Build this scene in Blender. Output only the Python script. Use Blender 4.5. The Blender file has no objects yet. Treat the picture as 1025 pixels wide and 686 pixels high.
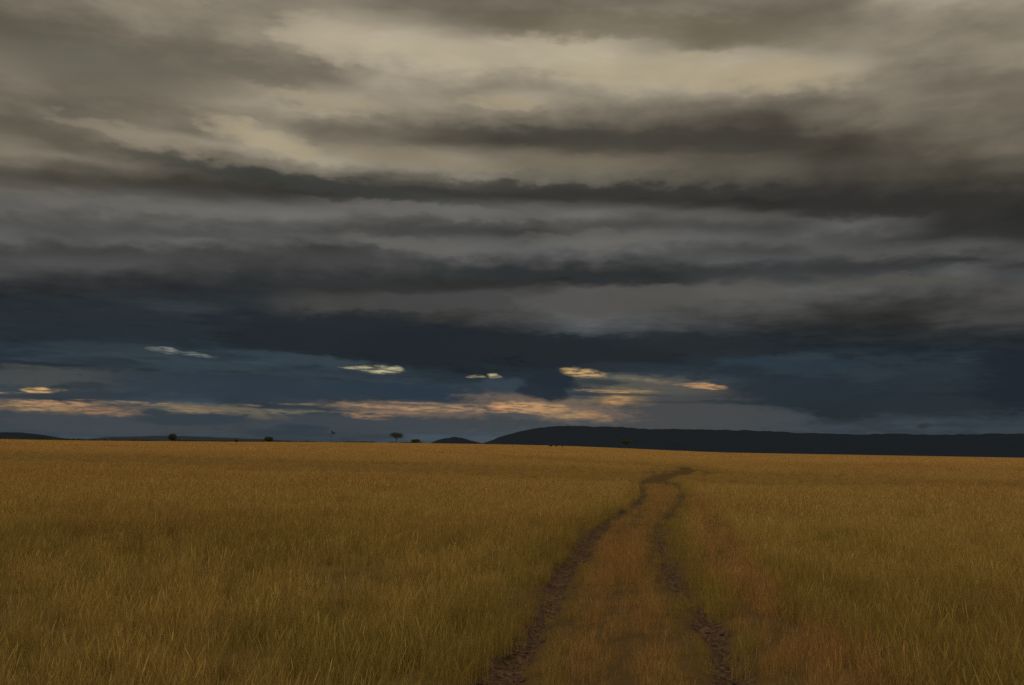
import bpy, bmesh, math, random
import numpy as np
from mathutils import Matrix, Vector


W, H = 1025, 686
FPX = 996.0                      # focal length in photo pixels
PITCH, ROLL = math.radians(6.10), math.radians(0.97)
EYE = Vector((0.0, 0.0, 1.72))
scene = bpy.context.scene
rng = np.random.default_rng(7)
random.seed(7)

# ------------------------------------------------------------------ camera
RC = Matrix.Rotation(math.pi / 2 + PITCH, 3, 'X') @ Matrix.Rotation(ROLL, 3, 'Z')
cam = bpy.data.cameras.new("camera")
cam.sensor_width = 36.0
cam.lens = 36.0 * FPX / W
cam.clip_start, cam.clip_end = 0.05, 60000
co = bpy.data.objects.new("camera", cam)
scene.collection.objects.link(co)
co.matrix_world = Matrix.Translation(EYE) @ RC.to_4x4()
scene.camera = co


def ray(px, py):
    """direction in the world of the sight line through a photo pixel"""
    return (RC @ Vector(((px - W / 2) / FPX, -(py - H / 2) / FPX, -1.0))).normalized()


def azel(px, py):
    d = ray(px, py)
    return math.degrees(math.atan2(d.x, d.y)), math.degrees(math.asin(d.z))


# ------------------------------------------------------------------ helpers
def smooth(a, b, x):
    t = np.clip((np.asarray(x, float) - a) / (b - a), 0, 1)
    return t * t * (3 - 2 * t)


class Noise2:
    """cheap value noise on a lattice"""
    def __init__(self, seed):
        self.t = np.random.default_rng(seed).random((256, 256))

    def at(self, x, y):
        x = np.asarray(x, float); y = np.asarray(y, float)
        xi = np.floor(x).astype(int); yi = np.floor(y).astype(int)
        fx = x - xi; fy = y - yi
        fx = fx * fx * (3 - 2 * fx); fy = fy * fy * (3 - 2 * fy)
        t = self.t; m = 255
        a = t[xi & m, yi & m]; b = t[(xi + 1) & m, yi & m]
        c = t[xi & m, (yi + 1) & m]; d = t[(xi + 1) & m, (yi + 1) & m]
        return (a * (1 - fx) + b * fx) * (1 - fy) + (c * (1 - fx) + d * fx) * fy

    def fbm(self, x, y, n=4):
        s = 0; a = 0.5
        for k in range(n):
            s = s + a * self.at(x * 2 ** k + 17.3 * k, y * 2 ** k + 5.1 * k); a *= 0.5
        return s / (1 - 0.5 ** n)


NZ = Noise2(3)


def tag(o, label=None, cat=None, group=None, kind=None):
    if label: o["label"] = label
    if cat: o["category"] = cat
    if group: o["group"] = group
    if kind: o["kind"] = kind
    return o


def link(name, me, mat=None, parent=None):
    o = bpy.data.objects.new(name, me)
    scene.collection.objects.link(o)
    if mat: me.materials.append(mat)
    if parent: o.parent = parent
    return o


def mesh_np(name, verts, faces):
    """faces: (n,k) array"""
    me = bpy.data.meshes.new(name)
    verts = np.asarray(verts, np.float32); faces = np.asarray(faces, np.int32)
    n, k = faces.shape
    me.vertices.add(len(verts)); me.vertices.foreach_set("co", verts.ravel())
    me.loops.add(n * k); me.loops.foreach_set("vertex_index", faces.ravel())
    me.polygons.add(n)
    me.polygons.foreach_set("loop_start", np.arange(0, n * k, k, dtype=np.int32))
    me.polygons.foreach_set("loop_total", np.full(n, k, np.int32))
    me.update(calc_edges=True)
    return me


def lin(c):
    return tuple(((v / 255) / 12.92 if v / 255 <= 0.04045 else ((v / 255 + 0.055) / 1.055) ** 2.4) for v in c)


class G:
    """small node graph builder"""
    def __init__(self, tree):
        self.t = tree; tree.nodes.clear()

    def n(self, typ, **kw):
        nd = self.t.nodes.new(typ)
        for k, v in kw.items(): setattr(nd, k, v)
        return nd

    def put(self, sock, v):
        if hasattr(v, "is_output") or isinstance(v, bpy.types.NodeSocket): self.t.links.new(v, sock)
        else: sock.default_value = v

    def math(self, op, a, b=0.0, clamp=False):
        nd = self.n("ShaderNodeMath", operation=op); nd.use_clamp = clamp
        self.put(nd.inputs[0], a); self.put(nd.inputs[1], b)
        return nd.outputs[0]

    def mapr(self, v, a, b, c=0.0, d=1.0, smoothstep=True):
        nd = self.n("ShaderNodeMapRange", interpolation_type='SMOOTHSTEP' if smoothstep else 'LINEAR')
        self.put(nd.inputs[0], v)
        for i, x in enumerate((a, b, c, d)): self.put(nd.inputs[1 + i], x)
        return nd.outputs[0]

    def mix(self, f, a, b, mode='MIX'):
        nd = self.n("ShaderNodeMix", data_type='RGBA', blend_type=mode)
        nd.clamp_factor = True
        self.put(nd.inputs[0], f); self.put(nd.inputs[6], a); self.put(nd.inputs[7], b)
        return nd.outputs[2]

    def comb(self, x, y, z):
        nd = self.n("ShaderNodeCombineXYZ")
        for i, v in enumerate((x, y, z)): self.put(nd.inputs[i], v)
        return nd.outputs[0]

    def noise(self, vec, scale, detail=4.0, rough=0.55, dist=0.0, out=0):
        nd = self.n("ShaderNodeTexNoise")
        if vec is not None: self.put(nd.inputs["Vector"], vec)
        nd.inputs["Scale"].default_value = scale; nd.inputs["Detail"].default_value = detail
        nd.inputs["Roughness"].default_value = rough; nd.inputs["Distortion"].default_value = dist
        return nd.outputs[out]

    def ramp(self, f, stops, interp='LINEAR'):
        nd = self.n("ShaderNodeValToRGB"); cr = nd.color_ramp; cr.interpolation = interp
        stops = sorted(stops)
        while len(cr.elements) < len(stops): cr.elements.new(0.5)
        for e, (p, c) in zip(cr.elements, stops): e.position = p; e.color = (*c[:3], 1)
        self.put(nd.inputs[0], f)
        return nd.outputs[0]


def rgba(c): return (c[0], c[1], c[2], 1.0)


# ------------------------------------------------------------------ sky and light
SUN_EL, SUN_AZ = 38.0, 200.0          # degrees, azimuth clockwise from +Y: high behind the camera's left
world = bpy.data.worlds.new("World"); scene.world = world; world.use_nodes = True
g = G(world.node_tree)
geo = g.n("ShaderNodeTexCoord")
sep = g.n("ShaderNodeSeparateXYZ"); g.put(sep.inputs[0], geo.outputs["Generated"])
dx, dy, dz = sep.outputs
DEG = 180 / math.pi
az0 = g.math('MULTIPLY', g.math('ARCTAN2', dx, dy), DEG)
el0 = g.math('MULTIPLY', g.math('ARCSINE', dz), DEG)
# air currents: the cloud layers are combed sideways, finer towards the horizon
zz = g.math('ADD', g.math('MAXIMUM', dz, 0.0), 0.10)
plane = g.comb(g.math('DIVIDE', dx, zz), g.math('DIVIDE', dy, zz), 0.0)
streak = g.comb(g.math('MULTIPLY', az0, 0.10), g.math('MULTIPLY', el0, 0.75), 0.0)
n_str = g.noise(streak, 1.0, 3.0, 0.5)
n_fin = g.noise(g.comb(g.math('MULTIPLY', az0, 0.26), g.math('MULTIPLY', el0, 0.95), 3.0), 1.0, 4.0, 0.5, 0.5)
n_pl = g.noise(plane, 1.1, 2.0, 0.5, 0.3)
n_puff = g.noise(g.comb(g.math('MULTIPLY', az0, 0.50), g.math('MULTIPLY', el0, 1.2), 9.0), 1.0, 4.0, 0.55)
n_soft = g.noise(g.comb(g.math('MULTIPLY', az0, 0.16), g.math('MULTIPLY', el0, 0.6), 5.0), 1.0, 2.0, 0.5)
amp = g.mapr(el0, 0.5, 14.0, 0.30, 0.80)
w1 = g.math('MULTIPLY', g.math('SUBTRACT', n_pl, 0.5), 1.6)
w2 = g.math('ADD', g.math('MULTIPLY', g.math('SUBTRACT', n_str, 0.5), 0.9), g.math('ADD', g.math('MULTIPLY', g.math('SUBTRACT', n_puff, 0.5), g.mapr(el0, 10.5, 14.0, 1.5, 0.7)), g.math('MULTIPLY', g.math('SUBTRACT', n_soft, 0.5), 0.5)))
el = g.math('ADD', el0, g.math('MULTIPLY', g.math('ADD', w1, w2), amp))
az = g.math('ADD', az0, g.math('MULTIPLY', g.math('SUBTRACT', n_soft, 0.5), 3.5))

COLS = {
 0: [(0,108),(10,98),(25,86),(45,100),(65,110),(90,108),(105,104),(122,92),(135,106),(152,116),(164,88),(175,79),(188,93),(206,95),(216,81),(234,90),(246,69),(259,74),(274,66),(284,52),(294,43),(312,46),(331,43),(345,47),(359,50),(365,43),(375,60),(388,62),(400,58),(417,64),(434,62)],
 130: [(0,128),(20,124),(36,108),(56,102),(74,108),(86,105),(109,100),(127,120),(133,128),(145,108),(155,94),(165,97),(178,68),(188,72),(198,91),(208,99),(219,85),(234,80),(241,88),(249,67),(264,75),(274,60),(284,48),(297,50),(312,48),(331,46),(346,51),(356,54),(369,50),(381,55),(397,58),(425,66)],
 260: [(0,120),(15,122),(33,137),(50,120),(66,108),(81,120),(96,140),(112,128),(122,132),(137,152),(150,148),(157,122),(168,83),(178,62),(193,59),(201,86),(213,102),(224,88),(236,82),(244,74),(251,68),(264,62),(277,55),(292,48),(302,51),(320,44),(331,41),(348,41),(359,60),(370,54),(396,52),(430,62)],
 390: [(0,108),(10,118),(25,148),(41,166),(53,164),(69,150),(84,146),(109,136),(119,122),(127,102),(142,106),(157,116),(170,126),(180,88),(188,63),(198,63),(205,80),(211,98),(224,76),(234,72),(243,95),(250,78),(264,66),(277,54),(287,52),(297,67),(308,61),(331,43),(364,38),(373,55),(396,53),(428,64)],
 520: [(0,104),(15,98),(28,110),(38,148),(51,160),(66,155),(76,140),(89,132),(99,147),(109,136),(119,110),(132,74),(142,68),(150,100),(157,108),(178,102),(186,84),(192,61),(198,60),(208,92),(224,74),(234,65),(249,91),(259,76),(269,53),(287,49),(297,75),(305,74),(328,54),(346,40),(368,39),(430,72)],
 650: [(0,104),(15,115),(28,130),(41,138),(56,148),(74,156),(89,152),(99,136),(109,112),(119,94),(132,74),(145,69),(152,82),(163,96),(178,87),(188,66),(196,53),(203,60),(211,87),(224,74),(236,94),(246,95),(259,70),(274,49),(284,52),(292,83),(305,77),(326,69),(341,46),(361,40),(380,60),(425,74)],
 780: [(0,110),(18,102),(34,108),(46,128),(59,156),(78,154),(90,146),(101,115),(114,82),(129,67),(145,62),(155,76),(173,85),(184,69),(197,51),(210,53),(217,80),(228,72),(240,86),(251,72),(261,78),(274,60),(284,75),(292,88),(301,82),(319,60),(332,44),(350,39),(363,50),(384,48),(402,50),(418,64)],
 900: [(0,142),(13,126),(28,126),(44,128),(57,124),(72,120),(85,116),(96,118),(111,108),(127,94),(145,77),(165,73),(178,65),(191,56),(204,51),(213,58),(222,78),(235,66),(243,80),(251,79),(261,57),(273,67),(281,83),(295,66),(303,55),(326,42),(355,42),(370,45),(391,47),(409,45),(420,62),(432,60)],
 1025: [(0,136),(15,122),(35,125),(55,132),(70,110),(90,106),(110,100),(130,98),(145,102),(155,92),(170,75),(185,60),(200,49),(225,48),(236,54),(246,70),(258,71),(265,56),(272,70),(290,75),(310,66),(325,58),(335,42),(350,40),(375,38),(405,40),(413,52),(425,59)],
 65: [(0,118),(10,110),(23,96),(46,98),(71,103),(89,102),(109,94),(124,98),(142,88),(152,114),(160,96),(178,72),(188,88),(201,97),(211,92),(226,79),(236,80),(246,66),(262,76),(274,60),(284,48),(292,45),(331,43),(343,48),(361,56),(365,46),(376,58),(389,57),(397,55),(422,64)],
 195: [(0,130),(15,120),(30,115),(38,105),(53,100),(76,104),(86,112),(109,120),(127,104),(132,111),(142,137),(150,115),(163,92),(175,70),(188,62),(198,84),(208,104),(221,95),(234,80),(240,95),(248,72),(259,70),(272,62),(287,47),(300,49),(311,57),(326,44),(346,48),(356,58),(366,54),(387,57),(399,61)],
 325: [(0,126),(20,147),(33,155),(46,148),(61,120),(71,110),(84,120),(101,146),(114,138),(122,110),(137,109),(147,125),(157,146),(165,136),(178,82),(188,60),(196,62),(213,104),(224,86),(234,76),(241,84),(249,62),(262,68),(277,56),(290,50),(300,67),(318,60),(331,41),(356,41),(364,54),(381,54),(427,60)],
 455: [(0,102),(18,108),(28,124),(38,152),(56,166),(71,158),(84,143),(96,130),(109,130),(122,105),(137,80),(145,92),(155,126),(165,126),(180,118),(188,79),(196,60),(210,104),(219,90),(229,68),(248,96),(257,84),(264,66),(274,54),(287,51),(293,71),(307,66),(318,54),(336,43),(374,39),(383,53),(425,70)],
 585: [(5,110),(15,122),(28,138),(41,152),(51,166),(66,168),(81,150),(94,138),(109,116),(119,99),(132,70),(142,69),(152,87),(163,107),(178,96),(186,74),(196,55),(208,86),(216,102),(224,80),(236,84),(244,103),(259,74),(269,50),(284,47),(292,83),(313,87),(331,77),(340,48),(356,38),(389,56),(432,75)],
 715: [(5,113),(20,108),(38,105),(47,119),(56,152),(74,154),(89,146),(101,124),(112,95),(124,77),(140,67),(150,75),(165,83),(178,79),(188,66),(198,51),(208,60),(216,86),(229,74),(239,91),(249,76),(264,84),(274,60),(282,66),(290,92),(302,82),(313,72),(331,56),(346,42),(361,48),(382,53),(410,68)],
 840: [(0,104),(13,104),(31,118),(52,130),(67,146),(80,138),(90,127),(101,104),(114,104),(127,91),(137,72),(150,61),(168,70),(184,62),(197,50),(212,55),(218,74),(227,92),(235,78),(253,81),(261,62),(276,60),(287,82),(295,78),(311,54),(332,42),(355,45),(368,43),(383,48),(404,46),(421,50),(428,62)],
 960: [(3,146),(13,130),(26,124),(52,120),(70,108),(83,101),(93,112),(111,102),(127,98),(142,93),(152,83),(163,70),(175,64),(189,52),(214,50),(233,54),(241,76),(249,82),(260,54),(266,82),(276,79),(290,74),(302,58),(316,64),(334,45),(347,43),(367,52),(383,47),(409,45),(421,58)],
}
TY = [0, 150, 178, 200, 230, 275, 295, 350, 400, 432]
TR = [1.07, 1.07, 1.05, 1.015, 1.005, 0.985, 0.915, 0.80, 0.83, 0.88]
TB = [0.875, 0.875, 0.89, 0.955, 0.975, 1.0, 1.06, 1.14, 1.14, 1.10]
TL = [1, 1, 1, 1, 1, 1, 1.0, 1.05, 1.09, 1.05]
ELMAX = 27.0


def tint(x, y, L):
    r = np.interp(y, TY, TR); b = np.interp(y, TY, TB)
    if x > 310 and 270 < y < 350:           # the grey cumulus on the right stays neutral
        k = np.interp(y, [318, 348], [0, 1]); m_ = np.interp(y, [274, 288], [0, 1]); r = (0.98 + 0.025 * m_) + (r - 1.0) * k; b = (1.015 - 0.035 * m_) + (b - 0.98) * k
    L = L * np.interp(y, TY, TL)
    return lin((L * r, L, L * b))


elf = g.math('DIVIDE', el, ELMAX, True)
col = None; prev = None
for x in sorted(COLS):
    stops = []
    for (y, L) in COLS[x]:
        stops.append((max(0.0, min(1.0, azel(x, y)[1] / ELMAX)), tint(x, y, L)))
    r = g.ramp(elf, stops, 'CARDINAL')
    a = azel(x, 220)[0]
    col = r if col is None else g.mix(g.mapr(az, prev, a), col, r)
    prev = a
# fine combed texture inside the layers
tex = g.math('ADD', g.math('MULTIPLY', g.math('SUBTRACT', n_fin, 0.5), 0.42), g.math('MULTIPLY', g.math('SUBTRACT', n_puff, 0.5), 0.42))
low_n = g.noise(g.comb(g.math('MULTIPLY', az0, 0.42), g.math('MULTIPLY', el0, 2.6), 4.0), 1.0, 5.0, 0.6, 0.3)
low_sky = g.math('MULTIPLY', g.mapr(low_n, 0.34, 0.66, -0.26, 0.26), g.mapr(el0, 9.5, 5.0, 0.0, 1.0))
tex = g.math('ADD', tex, low_sky)
tex = g.math('ADD', 1.0, g.math('MULTIPLY', tex, g.mapr(el0, 2.0, 9.0, 0.45, 1.0)))
vm = g.n("ShaderNodeVectorMath", operation='SCALE'); g.put(vm.inputs[0], col); g.put(vm.inputs["Scale"], tex); col = vm.outputs[0]

# separate clouds and gaps low over the horizon: centre x,y, half width, half height (photo pixels), colour, tilt, softness
STROKES = [   # broad soft veils and cloud bases, then gaps that let the late light through, then small dark clouds
 (262,139,62,11,(170,157,130),11,.95,.75), (120,132,70,6,(140,130,112),6,.95,.6), (335,42,60,20,(182,170,146),10,.95,.6), (440,54,60,15,(178,168,140),4,.95,.6), (560,54,62,17,(180,170,144),0,.95,.6),
 (650,72,100,16,(174,162,134),0,.95,.65), (780,76,80,14,(172,158,128),0,.95,.6), (505,102,40,7,(166,153,124),0,.95,.6), (330,102,60,9,(162,150,124),3,.95,.6), (420,160,100,8,(142,130,106),2,.95,.5), (570,164,80,7,(116,106,86),0,.95,.5),
 (300,182,170,8,(58,61,58),3,.9,.75), (640,193,200,7,(55,54,51),1,.9,.75), (900,204,130,11,(50,49,47),1,.9,.7), (560,137,110,8,(70,69,63),1,.95,.6), (740,142,100,11,(64,63,57),2,.95,.6), (90,62,90,20,(100,98,86),0,.95,.5), (250,72,60,8,(106,100,88),8,.95,.6),
 (590,24,130,14,(106,98,80),0,.95,.6), (735,32,90,16,(106,99,80),0,.95,.6), (130,206,120,5,(104,101,96),0,.95,.6), (440,212,110,6,(104,102,98),1,.95,.6), (420,246,80,6,(100,97,92),4,.9,.6), (600,240,90,8,(100,98,93),-2,.9,.6), (560,277,110,7,(48,52,54),1,.8,.8), (330,284,110,6,(50,53,55),2,.8,.7),
 (672,412,120,34,(70,72,73),0,.8,1), (470,418,95,14,(66,70,73),0,.7,1), (110,380,70,10,(66,70,72),0,.8,.6),
 (330,332,110,22,(37,42,48),-4,.45,.9), (440,346,105,22,(35,40,46),-4,.4,.95), (575,352,120,18,(36,41,46),2,.4,.9), (700,345,90,12,(40,44,48),2,.5,.8),
 (1005,382,40,30,(34,40,47),0,.6,1), (90,325,120,22,(40,47,54),0,.6,.7),
  (218,321,24,6,(36,43,50),10,.7,.8), 
 (590,304,46,15,(82,81,79),0,.35,.8), (655,297,60,12,(83,81,78),-3,.35,.8), (405,305,55,9,(69,69,69),-3,.35,.8), (478,301,45,8,(69,70,70),0,.35,.8), (745,293,48,9,(87,85,81),0,.4,.7), (925,279,60,6,(84,81,74),-2,.4,.7),
 (310,360,70,5,(56,68,76),3,.8,.8), (120,350,60,6,(52,62,68),0,.8,.7), (40,378,60,12,(74,76,74),0,.8,.75), (110,425,130,10,(66,71,75),0,.7,.8), (330,424,150,9,(64,70,75),0,.7,.8), (200,366,60,4,(54,66,73),0,.8,.7), (140,358,60,3,(56,66,72),0,.8,.7), (800,365,80,8,(45,57,67),2,.7,.8), (920,372,60,8,(44,53,60),0,.7,.7),
 (430,394,120,8,(43,56,68),1,.5,.9), (250,388,140,12,(46,58,68),0,.6,.8), (820,396,120,12,(39,47,55),0,.6,.7),
 (60,408,100,6,(100,88,76),0,.9,.8), (215,411,60,6,(102,96,82),2,.9,.9), (410,410,80,7,(108,94,82),1,.9,.9), (550,408,80,12,(116,100,86),4,.9,.9), (640,384,80,9,(88,86,78),4,.9,.8), (620,397,34,9,(120,104,80),0,.9,.8),
 (150,405,70,1.3,(122,108,88),0,.9,.9), (240,409,90,1.6,(112,102,86),0,.9,.9), (325,406,50,1.2,(120,106,86),0,.9,.9), (440,404.5,60,1.1,(150,120,94),0,.9,.9), (25,406.5,48,4,(172,140,100),0,.7,.9), (88,409,40,4.5,(158,122,92),4,.7,.9), (60,403.5,36,2,(172,134,100),0,.6,.9), (40,391,13,2.6,(215,172,112),0,.6,1), (61,389.5,5,1.6,(170,150,120),0,.7,1),
 (8,393.5,17,1.3,(150,125,90),0,.6,1), (164,351.5,13,2.6,(140,142,132),6,.8,.9), (190,354.5,17,2.0,(128,132,124),3,.8,.8), (120,402.4,40,1.1,(158,128,100),0,.7,.9),
 (190,411,22,3.6,(140,122,94),2,.7,1), (215,412.5,22,2.4,(130,112,88),0,.7,1), (245,406,14,1.6,(122,110,90),0,.7,.9),
 (352,368.8,18,1.5,(168,160,126),0,.6,1), (378,370.5,18,3.6,(192,184,144),0,.6,1), (392,369,8,2.4,(180,172,136),0,.6,1), (476,377,10,1.6,(180,166,126),0,.6,1), (497,377,8,2.3,(200,186,140),0,.6,1),
 (285,412.5,28,2.2,(110,104,88),0,.7,1), (368,406,26,2.0,(168,134,104),3,.6,1), (410,409,30,2.6,(168,136,102),2,.7,1), (372,416,22,4.2,(152,120,90),0,.8,1), (392,413,30,2,(140,112,94),0,.7,.8),
 (450,409.5,40,3.4,(164,134,102),0,.7,1), (502,408,13,5.0,(208,152,104),0,.6,1), (535,408,34,5.5,(196,152,104),2,.7,1), (560,413,34,5.5,(178,140,100),4,.8,1),
 (596,416,14,4.5,(162,124,92),14,.8,1), (574,372.5,12,4.2,(212,176,114),0,.6,1), (592,374.5,16,3.6,(200,164,110),2,.7,1), (634,379,30,2.8,(110,106,90),5,.8,.9),
 (665,383,30,2.0,(126,112,90),3,.8,.9), (700,386,15,3.0,(182,138,96),0,.7,1), (712,387,11,2.6,(194,146,100),0,.7,1), (606,391.5,28,1.7,(190,154,104),1,.6,1), (640,392,20,1.4,(140,118,90),1,.7,.9),
 (620,400.5,15,4.6,(184,138,90),0,.8,1),
 (505,386,26,8,(54,66,76),0,.7,.9), (549,382,25,15,(36,44,53),0,.45,1), (553,396,18,7,(38,46,55),0,.55,1), (532,391,15,7,(39,48,57),0,.55,1), (598,382.5,26,3,(52,59,63),0,.6,.9), (636,395.5,32,1.4,(60,64,66),0,.6,.8), (590,395,22,2.4,(48,58,66),0,.6,.9),
 (520,416,22,2.6,(72,78,80),0,.7,.9), (205,419,44,7,(53,62,70),-3,.55,1), (152,413,12,3.6,(55,63,70),0,.6,1), (170,420,34,6,(54,63,70),0,.6,.9), (300,428,24,4.0,(48,60,70),0,.7,.9), (290,434,40,4,(50,60,68),0,.8,.8),
 (765,404,62,2.2,(46,53,57),1,.7,.9), (690,403,50,1.4,(60,63,65),0,.7,.8), (835,411,34,9,(39,47,53),3,.5,1), (868,408,20,10,(40,48,54),0,.6,.9), (925,405,60,9,(41,48,54),0,.5,.95), (800,402,40,8,(40,48,55),2,.6,.8),
 (790,388,60,12,(40,49,57),0,.6,.7), (924,426,6,2.4,(46,53,55),-12,.6,.9), (60,397,40,2.2,(54,60,64),0,.6,.8), (85,386,22,4,(48,57,63),0,.6,.8), (62,388,8,3,(48,55,60),0,.6,.9), (75,362,40,3,(46,54,60),0,.6,.7), (40,364,36,2,(38,45,51),0,.6,.8), (110,363,14,5,(45,54,61),6,.6,.8), (146,371,12,1.6,(40,49,56),0,.7,.8), (150,358,22,1.6,(46,56,62),0,.7,.8), (700,363,16,8,(40,48,55),0,.6,.7), (640,368,60,5,(44,52,59),0,.7,.7), (745,372,26,7,(38,46,54),0,.6,.7), (870,374,30,6,(48,58,65),0,.8,.7), (935,384,50,9,(42,50,57),0,.8,.7), (800,357,30,4,(50,61,69),0,.8,.7), (885,360,30,5,(48,57,63),0,.7,.7), (100,394,26,3,(52,60,66),0,.6,.8),
]
eln = g.math('ADD', el0, g.math('MULTIPLY', g.math('SUBTRACT', n_puff, 0.5), g.mapr(el0, 2.0, 12.0, 0.14, 1.8)))
azn = g.math('ADD', az0, g.math('MULTIPLY', g.math('SUBTRACT', n_fin, 0.5), g.mapr(el0, 2.0, 12.0, 1.2, 5.0)))
pos = g.comb(azn, eln, 1.0)
edge = g.math('MULTIPLY', g.math('SUBTRACT', g.noise(g.comb(g.math('MULTIPLY', az0, 1.3), g.math('MULTIPLY', el0, 4.5), 1.0), 1.0, 4.0, 0.62), 0.5), 2.6)
edge = g.math('MULTIPLY', edge, g.mapr(el0, 3.5, 9.0, 1.0, 0.22))
grain = g.noise(g.comb(g.math('MULTIPLY', az0, 1.1), g.math('MULTIPLY', el0, 9.0), 7.0), 1.0, 4.0, 0.62)
gaps_n = g.noise(g.comb(g.math('MULTIPLY', az0, 0.42), g.math('MULTIPLY', el0, 3.2), 12.0), 1.0, 3.0, 0.6)
break_up = g.math('MULTIPLY', g.mapr(grain, 0.34, 0.62, 0.08, 1.0), g.mapr(gaps_n, 0.36, 0.54, 0.35, 1.0))
PXD = DEG / FPX
for (cx, cy, hw, hh, c, tilt, soft, st) in STROKES:
    a, e = azel(cx, cy)
    th = math.radians(-tilt) - ROLL; ct, st_ = math.cos(th), math.sin(th); sx, sy = hw * PXD, hh * PXD
    glow = cy > 345 and c[0] > 105
    if glow: soft = 1.0
    uv = []
    for A in (((ct / sx), (st_ / sx), -(a * ct + e * st_) / sx), (-(st_ / sy), (ct / sy), (a * st_ - e * ct) / sy)):
        nd = g.n("ShaderNodeVectorMath", operation='DOT_PRODUCT'); g.put(nd.inputs[0], pos); nd.inputs[1].default_value = A
        uv.append(nd.outputs["Value"])
    v2 = g.math("MULTIPLY", uv[1], uv[1]); d2 = g.math("ADD", g.math("MULTIPLY", uv[0], uv[0]), v2)
    m = g.mapr(g.math('ADD', d2, edge), (1.0 + soft * .35) ** 2, (1.0 - soft) ** 2, 0.0, st)
    if glow and hh < 5.6: m = g.math('MULTIPLY', m, break_up)
    col = g.mix(m, col, rgba(lin(c)))

# beyond the photo's frame: the same broken overcast, brighter overhead and behind
over = g.ramp(g.noise(plane, 0.9, 5.0, 0.55, 0.5), [(0.25, lin((96, 94, 90))), (0.5, lin((150, 140, 120))), (0.75, lin((206, 196, 172)))])
vm = g.n("ShaderNodeVectorMath", operation='SCALE'); g.put(vm.inputs[0], over); vm.inputs["Scale"].default_value = 1.6; over = vm.outputs[0]
absaz = g.math('ABSOLUTE', az0)
f_out = g.math('MAXIMUM', g.mapr(absaz, 31.0, 75.0), g.mapr(el0, 26.0, 44.0))
col = g.mix(f_out, col, over)
# clear sky behind the clouds
sky = g.n("ShaderNodeTexSky", sky_type='NISHITA'); sky.sun_disc = False
sky.sun_elevation = math.radians(SUN_EL); sky.sun_rotation = math.radians(SUN_AZ)
vm = g.n("ShaderNodeVectorMath", operation='SCALE'); g.put(vm.inputs[0], col); vm.inputs["Scale"].default_value = 10.0
cover = g.mapr(g.math('ADD', f_out, g.math('SUBTRACT', n_pl, 0.5)), 0.6, 1.3, 1.0, 0.8)
final = g.mix(cover, sky.outputs[0], vm.outputs[0])
bg = g.n("ShaderNodeBackground"); g.put(bg.inputs[0], final); bg.inputs[1].default_value = 0.1
outw = g.n("ShaderNodeOutputWorld"); g.t.links.new(bg.outputs[0], outw.inputs[0])

sun = bpy.data.lights.new("sun", 'SUN'); sun.energy = 1.35; sun.angle = math.radians(12); sun.color = (1.0, 0.88, 0.70)
so = bpy.data.objects.new("sun", sun); scene.collection.objects.link(so)
sd = Vector((math.sin(math.radians(SUN_AZ)) * math.cos(math.radians(SUN_EL)), math.cos(math.radians(SUN_AZ)) * math.cos(math.radians(SUN_EL)), math.sin(math.radians(SUN_EL))))
so.rotation_euler = (-sd).to_track_quat('-Z', 'Y').to_euler()

world.cycles.sampling_method = 'NONE'
scene.cycles.use_denoising = False
scene.cycles.max_bounces = 4
scene.cycles.diffuse_bounces = 3
scene.view_settings.view_transform = 'Standard'
scene.view_settings.look = 'None'
scene.view_settings.exposure = 0.0
scene.view_settings.gamma = 1.0
scene.view_settings.use_curve_mapping = False

# ------------------------------------------------------------------ terrain
def rise(x, y):
    """broad swell of the plain: metres above the ground at the camera"""
    x = np.asarray(x, float); y = np.asarray(y, float)
    d = np.hypot(x, y); a = np.degrees(np.arctan2(x, y))
    target = (0.0034 - 0.0030 * smooth(-3, -26, a)) * smooth(14, 0, a)
    far = 1.72 + target * 760
    bank = 0.75 * smooth(60, 104, d) * (1 - smooth(104, 700, d)) * smooth(60, 40, np.abs(a))
    return bank + far * smooth(60, 760, d) * (0.25 + 0.75 * smooth(24, 4, a)) * smooth(110, 60, np.abs(a))


def hit(px, py):
    """where the sight line through a pixel meets the plain"""
    d = ray(px, py); t = 3.0; step = 0.25
    while t < 1500:
        p = EYE + d * t
        if p.z <= float(rise(p.x, p.y)): break
        t += step * max(1.0, t / 40)
    p = EYE + d * t
    return p.x, p.y


def polyline(pts, n):
    pts = np.array(pts, float)
    s = np.concatenate([[0], np.cumsum(np.hypot(*np.diff(pts, axis=0).T))])
    # smoothed resample
    t = np.linspace(0, s[-1], n)
    p = np.stack([np.interp(t, s, pts[:, 0]), np.interp(t, s, pts[:, 1])], 1)
    k = max(3, int(n * 0.012)) | 1
    for _ in range(2):
        pad = np.pad(p, ((k, k), (0, 0)), 'reflect', reflect_type='odd')
        ker = np.ones(2 * k + 1) / (2 * k + 1)
        p = np.stack([np.convolve(pad[:, i], ker, 'valid') for i in (0, 1)], 1)
    return p


LEFT_PX = [(493,698),(499,684),(519,654),(544,617),(556,587),(571,564),(586,546),(606,524),(634,508),(643,499),(640,490),(637,485)]
RIGHT_PX = [(741,698),(735,680),(728,658),(714,632),(697,611),(681,592),(667,568),(659,540),(661,527),(675,514),(683,500),(682,491),(676,484)]
left_g = [hit(*p) for p in LEFT_PX]; right_g = [hit(*p) for p in RIGHT_PX]
FAR_PX = [(656,480),(676,475),(692,471),(680,468.5),(640,466.5),(590,464),(540,461),(480,457),(420,454),(330,451)]
far_g = [hit(*p) for p in FAR_PX]
mid_end = ((left_g[-1][0] + right_g[-1][0]) / 2, (left_g[-1][1] + right_g[-1][1]) / 2)


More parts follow.
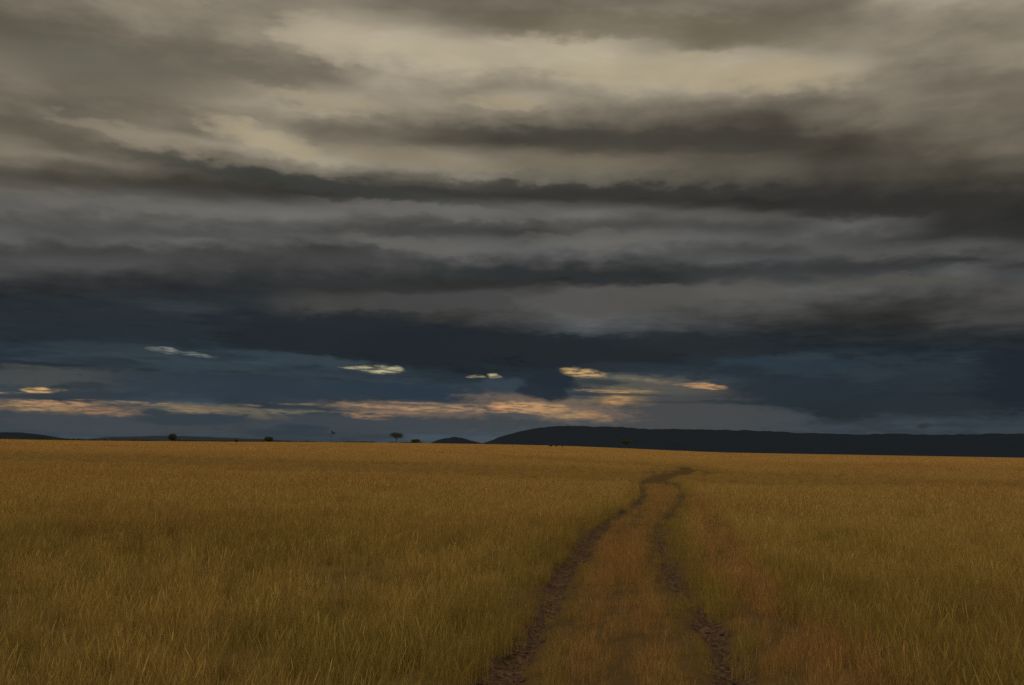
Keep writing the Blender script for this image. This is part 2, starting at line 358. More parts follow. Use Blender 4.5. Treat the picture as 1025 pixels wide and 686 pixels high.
def back(pts, y):                                     # carry a rut on under the camera
    (x1, y1), (x0, y0) = pts[1], pts[0]
    return [(x0 + (x0 - x1) / (y0 - y1) * (y - y0), y)] + list(pts)


LR = polyline(back(left_g, 1.0), 900)
RR = polyline(back(right_g, 1.0), 900)
FR = polyline([mid_end] + far_g, 900)
S2_PX = [(836,698),(800,655),(762,610),(735,570),(712,530),(700,505),(690,497)]
S2 = polyline(back([hit(*p) for p in S2_PX], 2.0), 500)
CT = polyline([((a[0] + b[0]) / 2, (a[1] + b[1]) / 2) for a, b in zip(LR[::30], RR[::30])], 600)


def dist(x, y, line):
    """distance to a polyline of close samples, for arrays"""
    out = np.full(x.shape, 1e3)
    m = (x > line[:, 0].min() - 6) & (x < line[:, 0].max() + 6) & (y > line[:, 1].min() - 6) & (y < line[:, 1].max() + 6)
    ix = np.nonzero(m)[0]
    for c in range(0, len(ix), 20000):
        k = ix[c:c + 20000]
        d2 = (x[k, None] - line[None, :, 0]) ** 2 + (y[k, None] - line[None, :, 1]) ** 2
        out[k] = np.sqrt(d2.min(1))
    return out


def track_fields(x, y):
    wob = (NZ.fbm(x * 1.3, y * 1.3, 3) - 0.5)
    dl = dist(x, y, LR) + wob * 0.26
    dr = dist(x, y, RR) + wob * 0.34 + 0.03
    ds = dist(x, y, S2) + wob * 0.6
    dc = dist(x, y, CT)
    df = dist(x, y, FR) + wob * 0.8
    return dl, dr, ds, dc, df


def ground_z(x, y, dl, dr, df):
    d = np.hypot(x, y)
    z = rise(x, y)
    z = z + (NZ.fbm(x * 0.35, y * 0.35, 4) - 0.5) * 0.10 * smooth(120, 20, d)
    rl = smooth(0.23, 0.08, dl); rr = smooth(0.21, 0.07, dr)
    rut = np.maximum(rl, rr)
    z = z - 0.10 * rut - 0.08 * smooth(1.2, 0.4, df)
    lump = NZ.fbm(x * 4, y * 4.5, 2) - 0.5
    return z + rut * lump * 0.12 * smooth(60, 25, d) + (NZ.fbm(x * 3, y * 3, 2) - 0.5) * 0.03 * smooth(50, 15, d), rut


def axis(lo, hi, fine, far, n):
    a = np.arange(lo, hi, fine)
    r = np.geomspace(fine, far, n).cumsum(); r = r / r[-1] * far
    return a, r


xa, xr = axis(-4.0, 9.0, 0.07, 14000, 70)
ya, yr = axis(1.0, 52.0, 0.10, 16000, 130)
xs = np.concatenate([xa[0] - xr[::-1], xa, xa[-1] + xr])
ys = np.concatenate([ya[0] - xr[::-1][20:], ya, ya[-1] + yr])
XX, YY = np.meshgrid(xs, ys)
x, y = XX.ravel(), YY.ravel()
dl, dr, ds, dc, df = track_fields(x, y)
z, rut = ground_z(x, y, dl, dr, df)
ny, nx = XX.shape
idx = np.arange(ny * nx).reshape(ny, nx)
fc = np.stack([idx[:-1, :-1].ravel(), idx[:-1, 1:].ravel(), idx[1:, 1:].ravel(), idx[1:, :-1].ravel()], 1)
gm = mesh_np("ground", np.stack([x, y, z], 1), fc)
gm.polygons.foreach_set("use_smooth", np.ones(len(fc), bool))
for nm, arr in (("rut", rut), ("worn", np.maximum.reduce([smooth(1.6, 0.9, dc), smooth(0.9, 0.4, ds), 1.3 * smooth(1.6, 0.8, df), 1.3 * smooth(3.0, 1.8, df) * smooth(66, 74, y)]))):
    at = gm.attributes.new(nm, 'FLOAT', 'POINT'); at.data.foreach_set("value", arr.astype(np.float32))

DRY = (0.46, 0.215, 0.036)
RED = (0.34, 0.135, 0.034)
GRN = (0.20, 0.155, 0.024)


def new_mat(name):
    m = bpy.data.materials.new(name); m.use_nodes = True
    return m, G(m.node_tree)


def finish(gr, colr, rough=0.9, normal=None, spec=0.15):
    b = gr.n("ShaderNodeBsdfPrincipled"); gr.put(b.inputs["Base Color"], colr); b.inputs["Roughness"].default_value = rough
    b.inputs["Specular IOR Level"].default_value = spec
    if normal is not None: gr.t.links.new(normal, b.inputs["Normal"])
    o = gr.n("ShaderNodeOutputMaterial"); gr.t.links.new(b.outputs[0], o.inputs[0])
    return b


gmat, q = new_mat("ground")
pn = q.n("ShaderNodeNewGeometry"); P = pn.outputs["Position"]
ln = q.n("ShaderNodeVectorMath", operation='LENGTH'); q.put(ln.inputs[0], P); D = ln.outputs["Value"]
big = q.noise(P, 0.012, 5.0, 0.6); mid = q.noise(P, 0.07, 4.0, 0.6); small = q.noise(P, 1.7, 4.0, 0.6)
litter = q.noise(P, 22.0, 3.0, 0.6)
dry = q.mix(q.mapr(big, 0.38, 0.62), rgba((0.19, 0.095, 0.022)), rgba((0.28, 0.150, 0.036)))
dry = q.mix(q.mapr(mid, 0.45, 0.68, 0.0, 0.6), dry, rgba((0.185, 0.10, 0.022)))
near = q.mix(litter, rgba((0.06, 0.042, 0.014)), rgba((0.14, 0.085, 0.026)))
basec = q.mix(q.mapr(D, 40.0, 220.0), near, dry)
at = q.n("ShaderNodeAttribute", attribute_name="worn")
basec = q.mix(q.math('MULTIPLY', at.outputs["Fac"], 0.7, True), basec, q.mix(small, rgba((0.040, 0.026, 0.010)), rgba((0.095, 0.054, 0.018))))
at = q.n("ShaderNodeAttribute", attribute_name="rut")
soil = q.mix(q.mapr(litter, 0.35, 0.7), rgba((0.034, 0.020, 0.011)), rgba((0.105, 0.063, 0.036)))
soil = q.mix(q.mapr(small, 0.55, 0.75), soil, rgba((0.09, 0.06, 0.024)))
basec = q.mix(q.mapr(at.outputs["Fac"], 0.15, 0.6), basec, soil)
bp = q.n("ShaderNodeBump"); bp.inputs["Strength"].default_value = 0.7; bp.inputs["Distance"].default_value = 0.04; q.put(bp.inputs["Height"], q.noise(P, 7.0, 4.0, 0.6))
finish(q, basec, 0.95, bp.outputs[0], 0.05)
go = link("ground", gm, gmat); tag(go, kind="structure")

# ------------------------------------------------------------------ grass
def tuft(name, n, rad, hgt, wid, heads, lean, seed, seg=3):
    """a clump of bent blades and seed stalks, one mesh; 'up' runs 0 at the root to 1 at the tip"""
    r = np.random.default_rng(seed)
    V, F, A, S = [], [], [], []
    for i in range(n):
        ang = r.uniform(0, 2 * math.pi); rr = rad * math.sqrt(r.random())
        bx, by = rr * math.cos(ang), rr * math.sin(ang)
        stalk = i < heads
        h = hgt * (r.uniform(0.85, 1.25) if stalk else r.uniform(0.45, 1.0))
        la = r.uniform(0, 2 * math.pi); le = lean * r.uniform(0.2, 1.0) * (0.6 if stalk else 1.0) * h
        fa = r.uniform(0, math.pi); fx, fy = math.cos(fa), math.sin(fa)
        w = wid * (0.55 if stalk else r.uniform(0.7, 1.2))
        sh = r.random()
        base = len(V)
        ts = [0, .4, .74, .76, .9, 1.0] if stalk else [k / seg for k in range(seg + 1)]
        ws = [1, .8, .6, 2.3, 2.5, .5] if stalk else [1 - .85 * (k / seg) ** 1.6 for k in range(seg + 1)]
        for t, k in zip(ts, ws):
            cx = bx + math.cos(la) * le * t * t; cy = by + math.sin(la) * le * t * t
            cz = h * (t - 0.18 * lean * t * t)
            V.append((cx - fx * w * k / 2, cy - fy * w * k / 2, cz)); V.append((cx + fx * w * k / 2, cy + fy * w * k / 2, cz))
            A += [t, t]; S += [sh, sh]
        for k in range(len(ts) - 1):
            F.append((base + 2 * k, base + 2 * k + 1, base + 2 * k + 3, base + 2 * k + 2))
    me = mesh_np(name, V, F)
    for nm, arr in (("up", A), ("shade", S)):
        a = me.attributes.new(nm, 'FLOAT', 'POINT'); a.data.foreach_set("value", np.asarray(arr, np.float32))
    me.polygons.foreach_set("use_smooth", np.ones(len(F), bool))
    return me


grmat, q = new_mat("dry_grass")
def inst(nm):
    a = q.n("ShaderNodeAttribute", attribute_name=nm, attribute_type='INSTANCER'); return a.outputs["Fac"]
up = q.n("ShaderNodeAttribute", attribute_name="up").outputs["Fac"]
shd = q.n("ShaderNodeAttribute", attribute_name="shade").outputs["Fac"]
c = q.mix(shd, rgba((0.222, 0.138, 0.036)), rgba((0.420, 0.270, 0.080)))
c = q.mix(q.mapr(shd, 0.86, 1.0), c, rgba((0.48, 0.33, 0.12)))
green = q.math('ADD', inst("green"), q.mapr(up, 0.0, 0.75, 0.45, 0.0), True)
c = q.mix(q.math('MULTIPLY', green, 0.9), c, q.mix(shd, rgba((0.120, 0.092, 0.019)), rgba((0.225, 0.172, 0.034))))
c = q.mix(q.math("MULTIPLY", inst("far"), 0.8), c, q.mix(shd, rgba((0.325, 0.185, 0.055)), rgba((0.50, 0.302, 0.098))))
c = q.mix(inst("red"), c, q.mix(shd, rgba((0.195, 0.094, 0.032)), rgba((0.33, 0.165, 0.058))))
dif = q.n("ShaderNodeBsdfDiffuse"); q.put(dif.inputs[0], c)
trl = q.n("ShaderNodeBsdfTranslucent"); q.put(trl.inputs[0], c)
mxs = q.n("ShaderNodeMixShader"); mxs.inputs[0].default_value = 0.3
q.t.links.new(dif.outputs[0], mxs.inputs[1]); q.t.links.new(trl.outputs[0], mxs.inputs[2])
o_ = q.n("ShaderNodeOutputMaterial"); q.t.links.new(mxs.outputs[0], o_.inputs[0])


def grass_field(name, label, protos, px_, py_, pz_, scl, red, green, yaw):
    coll = bpy.data.collections.new(name + "_tufts")
    for i, me in enumerate(protos):
        me.materials.append(grmat)
        coll.objects.link(bpy.data.objects.new("grass_tuft_%02d" % i, me))
    n = len(px_)
    me = bpy.data.meshes.new(name); me.vertices.add(n)
    me.vertices.foreach_set("co", np.stack([px_, py_, pz_], 1).astype(np.float32).ravel())
    def put(nm, typ, arr, key="value"):
        a = me.attributes.new(nm, typ, 'POINT'); a.data.foreach_set(key, arr)
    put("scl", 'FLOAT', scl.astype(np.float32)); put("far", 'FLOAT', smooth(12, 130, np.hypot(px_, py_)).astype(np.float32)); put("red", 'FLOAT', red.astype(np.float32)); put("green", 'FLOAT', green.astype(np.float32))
    put("pick", 'INT', rng.integers(0, len(protos), n).astype(np.int32))
    put("rot", 'FLOAT_VECTOR', np.stack([np.zeros(n), np.zeros(n), yaw], 1).astype(np.float32).ravel(), "vector")
    o = link(name, me); tag(o, label, "grass", None, "stuff")
    ng = bpy.data.node_groups.new(name, 'GeometryNodeTree')
    ng.interface.new_socket("Geometry", in_out='INPUT', socket_type='NodeSocketGeometry')
    ng.interface.new_socket("Geometry", in_out='OUTPUT', socket_type='NodeSocketGeometry')
    N = ng.nodes; L = ng.links
    gi, go_ = N.new("NodeGroupInput"), N.new("NodeGroupOutput")
    ip = N.new("GeometryNodeInstanceOnPoints"); ci = N.new("GeometryNodeCollectionInfo")
    ci.inputs["Collection"].default_value = coll; ci.inputs["Separate Children"].default_value = True; ci.inputs["Reset Children"].default_value = True
    L.new(gi.outputs[0], ip.inputs["Points"]); L.new(ci.outputs[0], ip.inputs["Instance"]); ip.inputs["Pick Instance"].default_value = True
    for nm, typ, sock in (("pick", 'INT', "Instance Index"), ("rot", 'FLOAT_VECTOR', "Rotation"), ("scl", 'FLOAT', "Scale")):
        a = N.new("GeometryNodeInputNamedAttribute"); a.data_type = typ; a.inputs["Name"].default_value = nm
        L.new(a.outputs["Attribute"], ip.inputs[sock])
    L.new(ip.outputs[0], go_.inputs[0])
    md = o.modifiers.new("scatter", 'NODES'); md.node_group = ng
    return o


def scatter(d0, d1, dens, half):
    """points over a sector in front of the viewer, thinning with distance d as dens(d) per square metre"""
    out = []
    edges = np.geomspace(d0, d1, 24)
    for a, b in zip(edges[:-1], edges[1:]):
        area = math.radians(2 * half) / 2 * (b * b - a * a)
        n = int(area * dens((a + b) / 2))
        d = np.sqrt(rng.uniform(a * a, b * b, n)); t = np.radians(rng.uniform(-half, half, n))
        out.append(np.stack([d * np.sin(t), d * np.cos(t)], 1))
    p = np.concatenate(out); return p[:, 0], p[:, 1]


HERBS = [(hit(px, py), r) for px, py, r in [(388,594,.55),(345,586,.5),(62,519,.9),(165,521,.8),(912,602,.8),(935,596,.5),(800,590,.7),(705,566,.5),(645,596,.35),
         (845,545,1.0),(470,640,.35),(30,668,.4),(240,660,.4),(700,640,.35),(980,640,.6),(440,560,.5),(865,636,.45)]]


HERBS += [((float(rd * math.sin(rt)), float(rd * math.cos(rt))), float(rr_)) for rd, rt, rr_ in
          zip(rng.uniform(5.5, 34, 90), np.radians(rng.uniform(-34, 34, 90)), rng.uniform(.15, .45, 90))]


def grow(name, label, protos, d0, d1, dens, half, fade, size=1.0, thin=1.0):
    x, y = scatter(d0, d1, dens, half)
    d = np.hypot(x, y)
    keep = rng.random(len(x)) < smooth(fade[0], fade[1], d) * smooth(fade[3], fade[2], d)
    x, y, d = x[keep], y[keep], d[keep]
    dl, dr, ds, dc, df = track_fields(x, y)
    nr = np.minimum(dl, dr)
    r_ = rng.random(len(x))
    wgap = np.where(dl < dr, 0.115, 0.09) * np.where(rng.random(len(x)) < 0.06, 0.3, 1.0)
    corridor = smooth(1.35, 1.05, dc)                    # between and just beside the ruts
    second = smooth(0.55, 0.22, ds)
    farw = np.interp(y, [0, 55, 75, 95], [1.2, 1.0, 1.0, 1.3])
    farb = smooth(1.0, 0.65, df / farw)
    far = farb; green_line = smooth(1.0, 0.45, df / 3.0) * smooth(66, 74, y)
    keep = (nr > wgap) & (r_ > 0.35 * smooth(0.3, 0.16, nr)) & (r_ > far * 0.75) & (r_ > 0.75 * smooth(0.60, 0.72, NZ.fbm(x * 1.5 + 7, y * 1.1, 3)) * smooth(36, 22, d))
    x, y, d, dl, dr, ds, dc, df, nr, corridor, second, far, green_line = [v[keep] for v in (x, y, d, dl, dr, ds, dc, df, nr, corridor, second, far, green_line)]
    z, _ = ground_z(x, y, dl, dr, df)
    broad = NZ.fbm(x * 0.011 + 11, y * 0.045, 3); low = smooth(0.50, 0.62, broad) * smooth(36, 55, d)
    patch = NZ.fbm(x * 0.16 + 40, y * 0.10, 4); patch2 = NZ.fbm(x * 0.55, y * 0.30 + 90, 3)
    scl = size * rng.uniform(0.75, 1.2, len(x)) * (0.62 + 0.72 * patch) * (0.8 + 0.4 * patch2)
    scl *= (1 - 0.5 * low)
    scl *= (1 - 0.30 * corridor) * (1 - 0.35 * second) * (1 - 0.75 * far) * (1 - 0.45 * smooth(0.6, 0.2, nr) * smooth(1.1, 0.75, dc))
    edge_g = smooth(0.85, 0.35, nr) * np.where((dc > 0.70) & (dr < dl), 0.95, 0.6) * (1 - 0.6 * smooth(30, 60, d))
    near_g = smooth(40, 8, d)
    green = np.clip(smooth(0.50, 0.78, patch2) * (0.15 + 0.40 * near_g) + 0.27 * near_g + 0.55 * smooth(0.52, 0.66, patch) * near_g + 0.6 * low + 0.3 * far + 1.5 * green_line + edge_g + rng.normal(0, .22, len(x)), 0, 1)
    scl = scl * (1 - 0.38 * smooth(0.24, 0.06, dc + (patch2 - .5) * .3)) * np.where(rng.random(len(x)) < 0.05, 1.35, 1.0)
    herb = np.zeros(len(x))
    for (hx, hy), hr in HERBS: herb = np.maximum(herb, smooth(1.25, 0.55, np.hypot(x - hx, y - hy) / hr + (patch2 - 0.5) * 0.8))
    green = np.clip(green + herb, 0, 1); scl = scl * (1 - 0.42 * herb) * (1 + 0.15 * green_line)
    green = green * (1 - 0.8 * second) * (1 - 0.5 * corridor * (dc < 0.45))
    red = np.clip(0.7 * smooth(0.62, 0.30, dc) * (0.5 + 0.5 * rng.random(len(x))) + 0.50 * second + 0.4 * far
                  + 0.45 * smooth(0.45, 0.72, patch) * rng.random(len(x)) + 0.3 * rng.random(len(x)) ** 3, 0, 1)
    return grass_field(name, label, protos, x, y, z - 0.015, scl, red, green, rng.uniform(0, 2 * math.pi, len(x)))


if True:
    near_t = [tuft("grass_tuft", 84, 0.17, 0.34, 0.0032, 14 + i, 0.5, 10 + i) for i in range(6)]
    near_t.append(tuft("grass_tuft", 80, 0.20, 0.26, 0.004, 3, 0.9, 31))
    mid_t = [tuft("grass_tuft", 84, 0.42, 0.36, 0.007, 16, 0.5, 40 + i, 2) for i in range(5)]
    far_t = [tuft("grass_tuft", 110, 1.5, 0.36, 0.036, 20, 0.5, 60 + i, 2) for i in range(4)]
    grow("tall_grass", "knee-high dry golden oat grass with green bases along the wheel ruts", near_t,
         1.6, 34.0, lambda d: 26.0 if d < 16 else 26.0 * 16 / d, 42, (1.6, 1.9, 22, 34))
    grow("savanna_grass", "golden savanna grass spreading across the middle of the plain", mid_t,
         18.0, 170.0, lambda d: 7.0 * min(1, 40 / d), 37, (18, 34, 110, 170))
    grow("plain_grass", "pale golden grass of the far plain below the horizon", far_t,
         95.0, 760.0, lambda d: 0.9 * min(1, 180 / d), 34, (95, 165, 600, 760))

clm, q = new_mat("clod")
P = q.n("ShaderNodeNewGeometry").outputs["Position"]
finish(q, q.mix(q.mapr(q.noise(P, 16.0, 4.0, 0.6), .35, .68), rgba((0.034, 0.021, 0.012)), rgba((0.110, 0.068, 0.039))), 0.95, None, 0.05)
bmc = bmesh.new(); bmesh.ops.create_icosphere(bmc, subdivisions=2, radius=1.0)
cv = np.array([v.co[:] for v in bmc.verts]); cf = np.array([[v.index for v in f.verts] for f in bmc.faces]); bmc.free()
V, F = [], []
r = np.random.default_rng(5)
for line, wd in ((LR, .10), (RR, .08)):
    seg = line[line[:, 1] < 24]
    for _ in range(480):
        p = seg[r.integers(len(seg))]
        if r.random() > (9.0 / max(6.0, p[1])): continue
        px_, py_ = p[0] + r.normal() * wd, p[1] + r.normal() * .1
        sz = r.uniform(.007, .021) * (1.6 if r.random() < .08 else 1)
        zc = float(ground_z(np.array([px_]), np.array([py_]), *[dist(np.array([px_]), np.array([py_]), l) for l in (LR, RR, FR)])[0][0])
        n3 = r.normal(size=(6, 3)); w_ = cv.copy()
        for k_ in n3: w_ = w_ * (1 + 0.11 * np.sin(cv @ k_ * 2.2))[:, None]
        w_ = w_ * (sz * np.array([r.uniform(.8, 1.7), r.uniform(.7, 1.1), r.uniform(.4, .75)]))
        a_ = r.uniform(-.7, .7); ca, sa = math.cos(a_), math.sin(a_)
        w_ = np.stack([w_[:, 0] * ca - w_[:, 1] * sa, w_[:, 0] * sa + w_[:, 1] * ca, w_[:, 2]], 1) + np.array([px_, py_, zc + sz * .15])
        F.append(cf + len(V) * len(cv)); V.append(w_)
cm = mesh_np("soil_clods", np.concatenate(V), np.concatenate(F))
tag(link("soil_clods", cm, clm), "crumbled dark earth clods lying in the wheel ruts", "soil clods", None, "stuff")

# ------------------------------------------------------------------ hills, woods and trees
def ridge_mesh(name, prof, dist_, depth, seed, base=-6.0, n=220, rows=14):
    """a range of hills: crest given as (photo x, photo y) seen at a distance, given a real footprint"""
    pts = []
    for (px, py) in prof:
        d = ray(px, py); k = dist_ / math.hypot(d.x, d.y)
        pts.append((math.atan2(d.x, d.y), EYE.z + d.z * k))
    a_ = np.linspace(pts[0][0], pts[-1][0], n); h_ = np.interp(a_, [p[0] for p in pts], [p[1] for p in pts])
    ker = np.ones(5) / 5; h_ = np.convolve(np.pad(h_, 2, 'edge'), ker, 'valid')
    nz = Noise2(seed); V = []
    h_ = h_ + (nz.fbm(a_ * 180, a_ * 0 + 3, 4) - 0.5) * 15 * np.clip((h_ - base) / 120, 0, 1)
    for j in range(rows):
        t = j / (rows - 1)
        s = math.sin(math.pi * min(1, max(0, t))) ** 0.8
        d = dist_ + (t - 0.5) * depth
        for a, h in zip(a_, h_):
            gl = (nz.fbm(a * 90 + t * 3, t * 5, 4) - 0.5) * 0.25 * math.sin(math.pi * t) * abs(t - .5) * 2
            V.append((d * math.sin(a), d * math.cos(a), base + (h - base) * max(0, s + gl)))
    idx = np.arange(rows * n).reshape(rows, n)
    F = np.stack([idx[:-1, :-1].ravel(), idx[:-1, 1:].ravel(), idx[1:, 1:].ravel(), idx[1:, :-1].ravel()], 1)
    me = mesh_np(name, V, F); me.polygons.foreach_set("use_smooth", np.ones(len(F), bool))
    return me


hz_m, q = new_mat("far_ridge")
P = q.n("ShaderNodeNewGeometry").outputs["Position"]
finish(q, q.mix(q.noise(P, 0.004, 5.0, 0.6), rgba((0.020, 0.028, 0.038)), rgba((0.030, 0.038, 0.048))), 0.95, None, 0.02)  # distance haze painted into the base colour, paler than the nearer hills
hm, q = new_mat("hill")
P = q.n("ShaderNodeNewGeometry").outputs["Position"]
c = q.mix(q.noise(P, 0.006, 6.0, 0.65), rgba((0.0085, 0.0140, 0.0220)), rgba((0.015, 0.021, 0.030)))  # near-black bluish base: the storm cloud's shade is put into the colour
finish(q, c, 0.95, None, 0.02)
MESA = [(478,446),(490,441.5),(505,436),(520,432),(535,429),(548,427),(575,426.5),(600,427.2),(625,427.6),(642,429.5),(680,430),(720,430.5),(745,431),(780,432.5),(815,434),(860,435),(900,434.5),(945,435.5),(985,434.5),(1030,434),(1090,433),(1170,430),(1260,433),(1350,440)]
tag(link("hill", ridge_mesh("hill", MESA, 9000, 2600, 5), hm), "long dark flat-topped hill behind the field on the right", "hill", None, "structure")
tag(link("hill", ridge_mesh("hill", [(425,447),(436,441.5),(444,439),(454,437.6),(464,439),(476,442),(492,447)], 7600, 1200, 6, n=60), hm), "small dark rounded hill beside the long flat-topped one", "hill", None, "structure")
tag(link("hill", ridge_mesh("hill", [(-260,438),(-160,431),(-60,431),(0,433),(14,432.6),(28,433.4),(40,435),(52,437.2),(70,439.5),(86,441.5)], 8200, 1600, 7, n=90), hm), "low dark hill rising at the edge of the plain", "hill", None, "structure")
tag(link("hill", ridge_mesh("hill", [(84,440),(110,437.6),(140,436.8),(165,436.4),(190,436.8),(215,437.6),(245,439),(290,441)], 13000, 1500, 8, n=80), hz_m), "faint low ridge far behind the lone trees", "hill", None, "structure")

leafm, q = new_mat("leaves")
P = q.n("ShaderNodeNewGeometry").outputs["Position"]
c = q.mix(q.noise(P, 1.3, 3.0, 0.6), rgba((0.012, 0.017, 0.008)), rgba((0.038, 0.042, 0.016)))
finish(q, c, 0.8, None, 0.1)
barkm, q = new_mat("bark")
P = q.n("ShaderNodeNewGeometry").outputs["Position"]
c = q.mix(q.noise(P, 9.0, 4.0, 0.6), rgba((0.028, 0.022, 0.018)), rgba((0.07, 0.055, 0.04)))
finish(q, c, 0.9)


def limb(V, F, pts, radii, k=7):
    b0 = len(V)
    for i, (p, r) in enumerate(zip(pts, radii)):
        p = Vector(p); q_ = Vector(pts[min(i + 1, len(pts) - 1)]) - Vector(pts[max(i - 1, 0)])
        u = q_.normalized().orthogonal().normalized(); v = q_.normalized().cross(u)
        for j in range(k):
            a = 2 * math.pi * j / k; V.append(tuple(p + (u * math.cos(a) + v * math.sin(a)) * r))
    for i in range(len(pts) - 1):
        for j in range(k):
            F.append((b0 + i * k + j, b0 + i * k + (j + 1) % k, b0 + (i + 1) * k + (j + 1) % k, b0 + (i + 1) * k + j))


def leaves(clumps, n, size, seed):
    """leaf-sized faces spread through flattened clumps (x,y,z,rx,ry,rz)"""
    r = np.random.default_rng(seed); V = []; F = []
    vol = np.array([c[3] * c[4] * c[5] for c in clumps]); vol = vol / vol.sum()
    for i in r.choice(len(clumps), n, p=vol):
        cx, cy, cz, rx, ry, rz = clumps[i]
        v = r.normal(size=3); v /= np.linalg.norm(v); k = r.random() ** 0.45
        p = Vector((cx + v[0] * k * rx, cy + v[1] * k * ry, cz + v[2] * k * rz))
        u = Vector(r.normal(size=3)).normalized(); w = u.orthogonal().normalized(); s = size * r.uniform(.6, 1.3)
        b = len(V)
        V += [tuple(p - u * s), tuple(p + w * s * .45), tuple(p + u * s), tuple(p - w * s * .45)]
        F.append((b, b + 1, b + 2, b + 3))
    return mesh_np("crown", V, F)


def spot(px, d):
    dv = ray(px, 440); k = d / math.hypot(dv.x, dv.y); x, y = dv.x * k, dv.y * k
    return x, y, float(rise(x, y)) - 0.05


def plant_tree(name, label, cat, px, d, limbs, clumps, n, size, seed, group=None, yaw=0.0):
    e = bpy.data.objects.new(name, None); scene.collection.objects.link(e)
    e.location = spot(px, d); e.rotation_euler.z = yaw; tag(e, label, cat, group)
    V, F = [], []
    for pts, radii in limbs: limb(V, F, pts, radii)
    link("trunk", mesh_np("trunk", V, F), barkm, e)
    link("crown", leaves(clumps, n, size, seed), leafm, e)
    return e


M7 = 1.22 * 720 / FPX                      # metres per photo pixel at 720 m
# umbrella acacia standing clear on the skyline
def acacia(h, w, th, seed, bits=9, tilt=0.0, gap=0.0):
    r = np.random.default_rng(seed); limbs = [([(0, 0, -.3), (.05, .02, h * .25), (-.05, .05, h * .45)], [h * .045, h * .034, h * .028])]
    cl = []
    for i in range(bits):
        a = 2 * math.pi * i / bits + r.uniform(-.3, .3); rad = w / 2 * r.uniform(.30, .78)
        ex, ey = rad * math.cos(a), rad * math.sin(a); ez = h * r.uniform(.70, .86) + tilt * ex
        limbs.append(([(-.05, .05, h * .42), (ex * .45, ey * .45, h * .6 + tilt * ex * .4), (ex, ey, ez)], [h * .024, h * .016, h * .006]))
        if r.random() > gap: cl.append((ex, ey, ez, w * .24, w * .24, th * r.uniform(.4, .62)))
    if gap == 0: cl.append((0, 0, h * .86, w * .32, w * .32, th * .5))
    return limbs, cl
L_, C_ = acacia(8.4 * M7, 11 * M7, 4.2 * M7, 4)
plant_tree("acacia_tree", "small dark umbrella acacia with a full flat crown, beside a low dark bush", "tree", 397, 720, L_, C_, 2600, .22, 1)
# thin half-bare acacia
h = 10.5 * M7
L_ = [([(0, 0, -.3), (.1, 0, h * .3), (-.25, 0, h * .55), (.15, 0, h * .8)], [.2, .15, .11, .06]),
      ([(-.1, 0, h * .42), (-.9, .2, h * .55), (-1.6, .3, h * .66)], [.09, .06, .03]),
      ([(.05, 0, h * .66), (.9, -.2, h * .70), (2.2, -.1, h * .74)], [.08, .05, .02]),
      ([(.0, 0, h * .72), (-.5, .2, h * .85), (.1, .1, h * 1.02)], [.07, .04, .015]),
      ([(.1, 0, h * .7), (.6, .5, h * .86), (.9, .6, h * .93)], [.06, .04, .015])]
C_ = [(1.0, 0, h * .76, 1.2, 1.1, .42), (2.2, -.1, h * .75, .9, .7, .26), (.2, .1, h * .86, .55, .6, .4), (-1.5, .3, h * .67, .5, .4, .2)]
plant_tree("sparse_acacia", "thin half-bare tree with a ragged lopsided crown on the skyline", "tree", 332, 720, L_, C_, 900, .2, 2)
# round dense trees / thickets
def dense(w, h, seed, flat=True):
    r = np.random.default_rng(seed); cl = []; limbs = [([(0, 0, -.3), (0, .05, h * .3), (.1, 0, h * .62)], [w * .045, w * .035, w * .015])]
    for i in range(11):
        a = 2 * math.pi * i / 11; rad = w * .5 * r.uniform(.25, .72)
        z = h * r.uniform(.28, .78)
        cl.append((rad * math.cos(a), rad * math.sin(a), z, w * .2, w * .2, h * .22))
        limbs.append(([(0, .05, h * .25), (rad * .6 * math.cos(a), rad * .6 * math.sin(a), z * .8), (rad * math.cos(a), rad * math.sin(a), z)], [w * .02, w * .014, w * .006]))
    cl.append((0, 0, h * .55, w * .4, w * .4, h * .36))
    return limbs, cl
L_, C_ = dense(8.2 * M7, 7.2 * M7, 11)
plant_tree("round_tree", "dense dark bushy tree, the tallest solid clump on the skyline to the west", "tree", 172.5, 720, L_, C_, 3600, .24, 3)
L_, C_ = dense(1.6 * M7, 3.2 * M7, 12)
plant_tree("young_tree", "tiny thin sapling right beside the dense dark bushy tree", "tree", 179.5, 720, L_, C_, 300, .16, 4)
L_, C_ = dense(8.5 * M7, 5.0 * M7, 13)
plant_tree("bush", "wide dark bush on the skyline between the bushy tree and the half-bare tree", "bush", 268.5, 720, L_, C_, 3000, .22, 5)
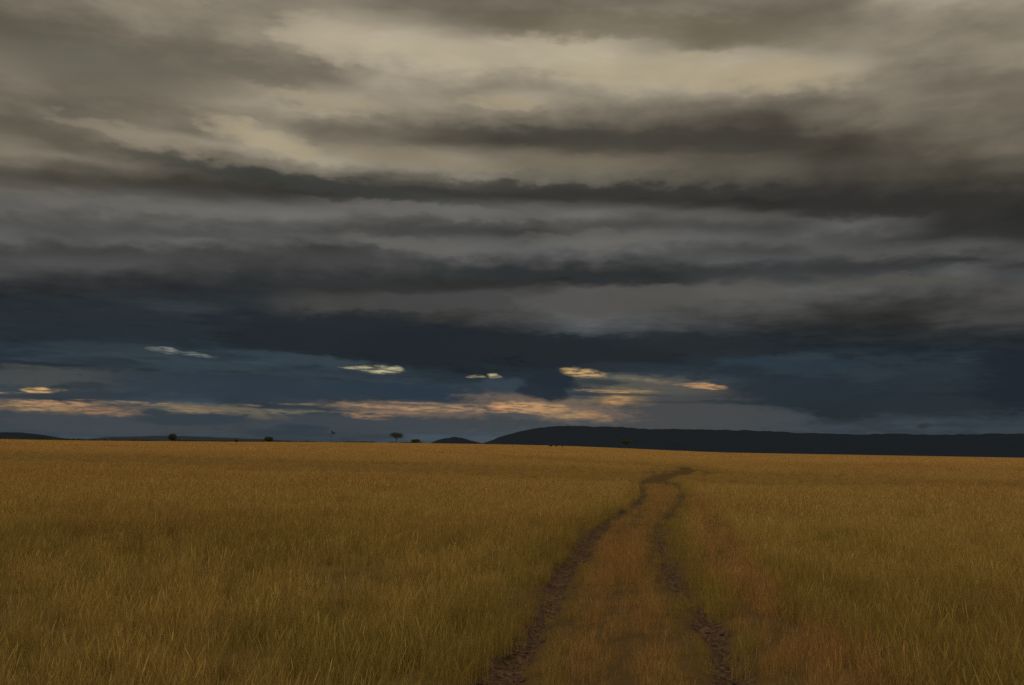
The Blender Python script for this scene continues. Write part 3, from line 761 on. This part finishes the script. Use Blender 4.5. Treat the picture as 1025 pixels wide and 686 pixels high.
L_, C_ = dense(8.4 * M7, 4.2 * M7, 14)
plant_tree("bush", "low dark square-looking bush next to the umbrella acacia, in front of the small hill's foot", "bush", 416, 720, L_, C_, 3000, .22, 6)
L_, C_ = dense(2.4, 1.9, 15)
plant_tree("bush", "tiny round dark bush standing alone in the golden grass below the skyline", "bush", 236.5, 560, L_, C_, 900, .13, 7)
L_, C_ = acacia(7.6 * M7, 12 * M7, 2.6 * M7, 9)
plant_tree("acacia_tree", "flat-topped acacia seen against the long dark hill", "tree", 626.5, 720, L_, C_, 2400, .22, 8)
for i, (px, d, w, h_, lb) in enumerate([(551.5, 480, 2.0, 1.35, "dark low shrub in the grass in front of the long hill, larger of a pair"),
                                    (557, 500, 1.1, 1.1, "dark low shrub in the grass in front of the long hill, smaller of a pair"),
                                    (563, 450, 1.0, .9, "very small shrub in the grass, just east of the close pair of shrubs")]):
    L_, C_ = dense(w, h_, 20 + i)
    plant_tree("shrub", lb, "shrub", px, d, L_, C_, 600, .10, 20 + i, "low shrubs in the grass before the long hill")

# a thin line of far-off woodland along the left skyline
r = np.random.default_rng(77); V = []; F = []
for i in range(5200):
    px = r.uniform(-140, 500); d = r.uniform(880, 1060)
    if NZ.fbm(px * 0.05, 2.0, 3) < 0.40: continue
    x_, y_, z_ = spot(px, d); a_ = math.degrees(math.atan2(x_, y_))
    hh = max(0.6, EYE.z + float(0.0034 - 0.0030 * smooth(-3, -26, a_)) * d + 0.9 + 1.5 * NZ.fbm(px * 0.12, 8.0, 3) - z_)
    for k in range(3):
        p = Vector((x_ + r.normal() * 2, y_ + r.normal() * 2, z_ + r.uniform(0, hh)))
        u = Vector(r.normal(size=3)).normalized(); w = u.orthogonal().normalized(); b = len(V); s = r.uniform(.3, .6)
        V += [tuple(p - u * s), tuple(p + w * s * .7), tuple(p + u * s), tuple(p - w * s * .7)]; F.append((b, b + 1, b + 2, b + 3))
tag(link("distant_woodland", mesh_np("distant_woodland", V, F), leafm), "thin dark line of far woodland along the skyline under the low hills", "woodland", None, "stuff")
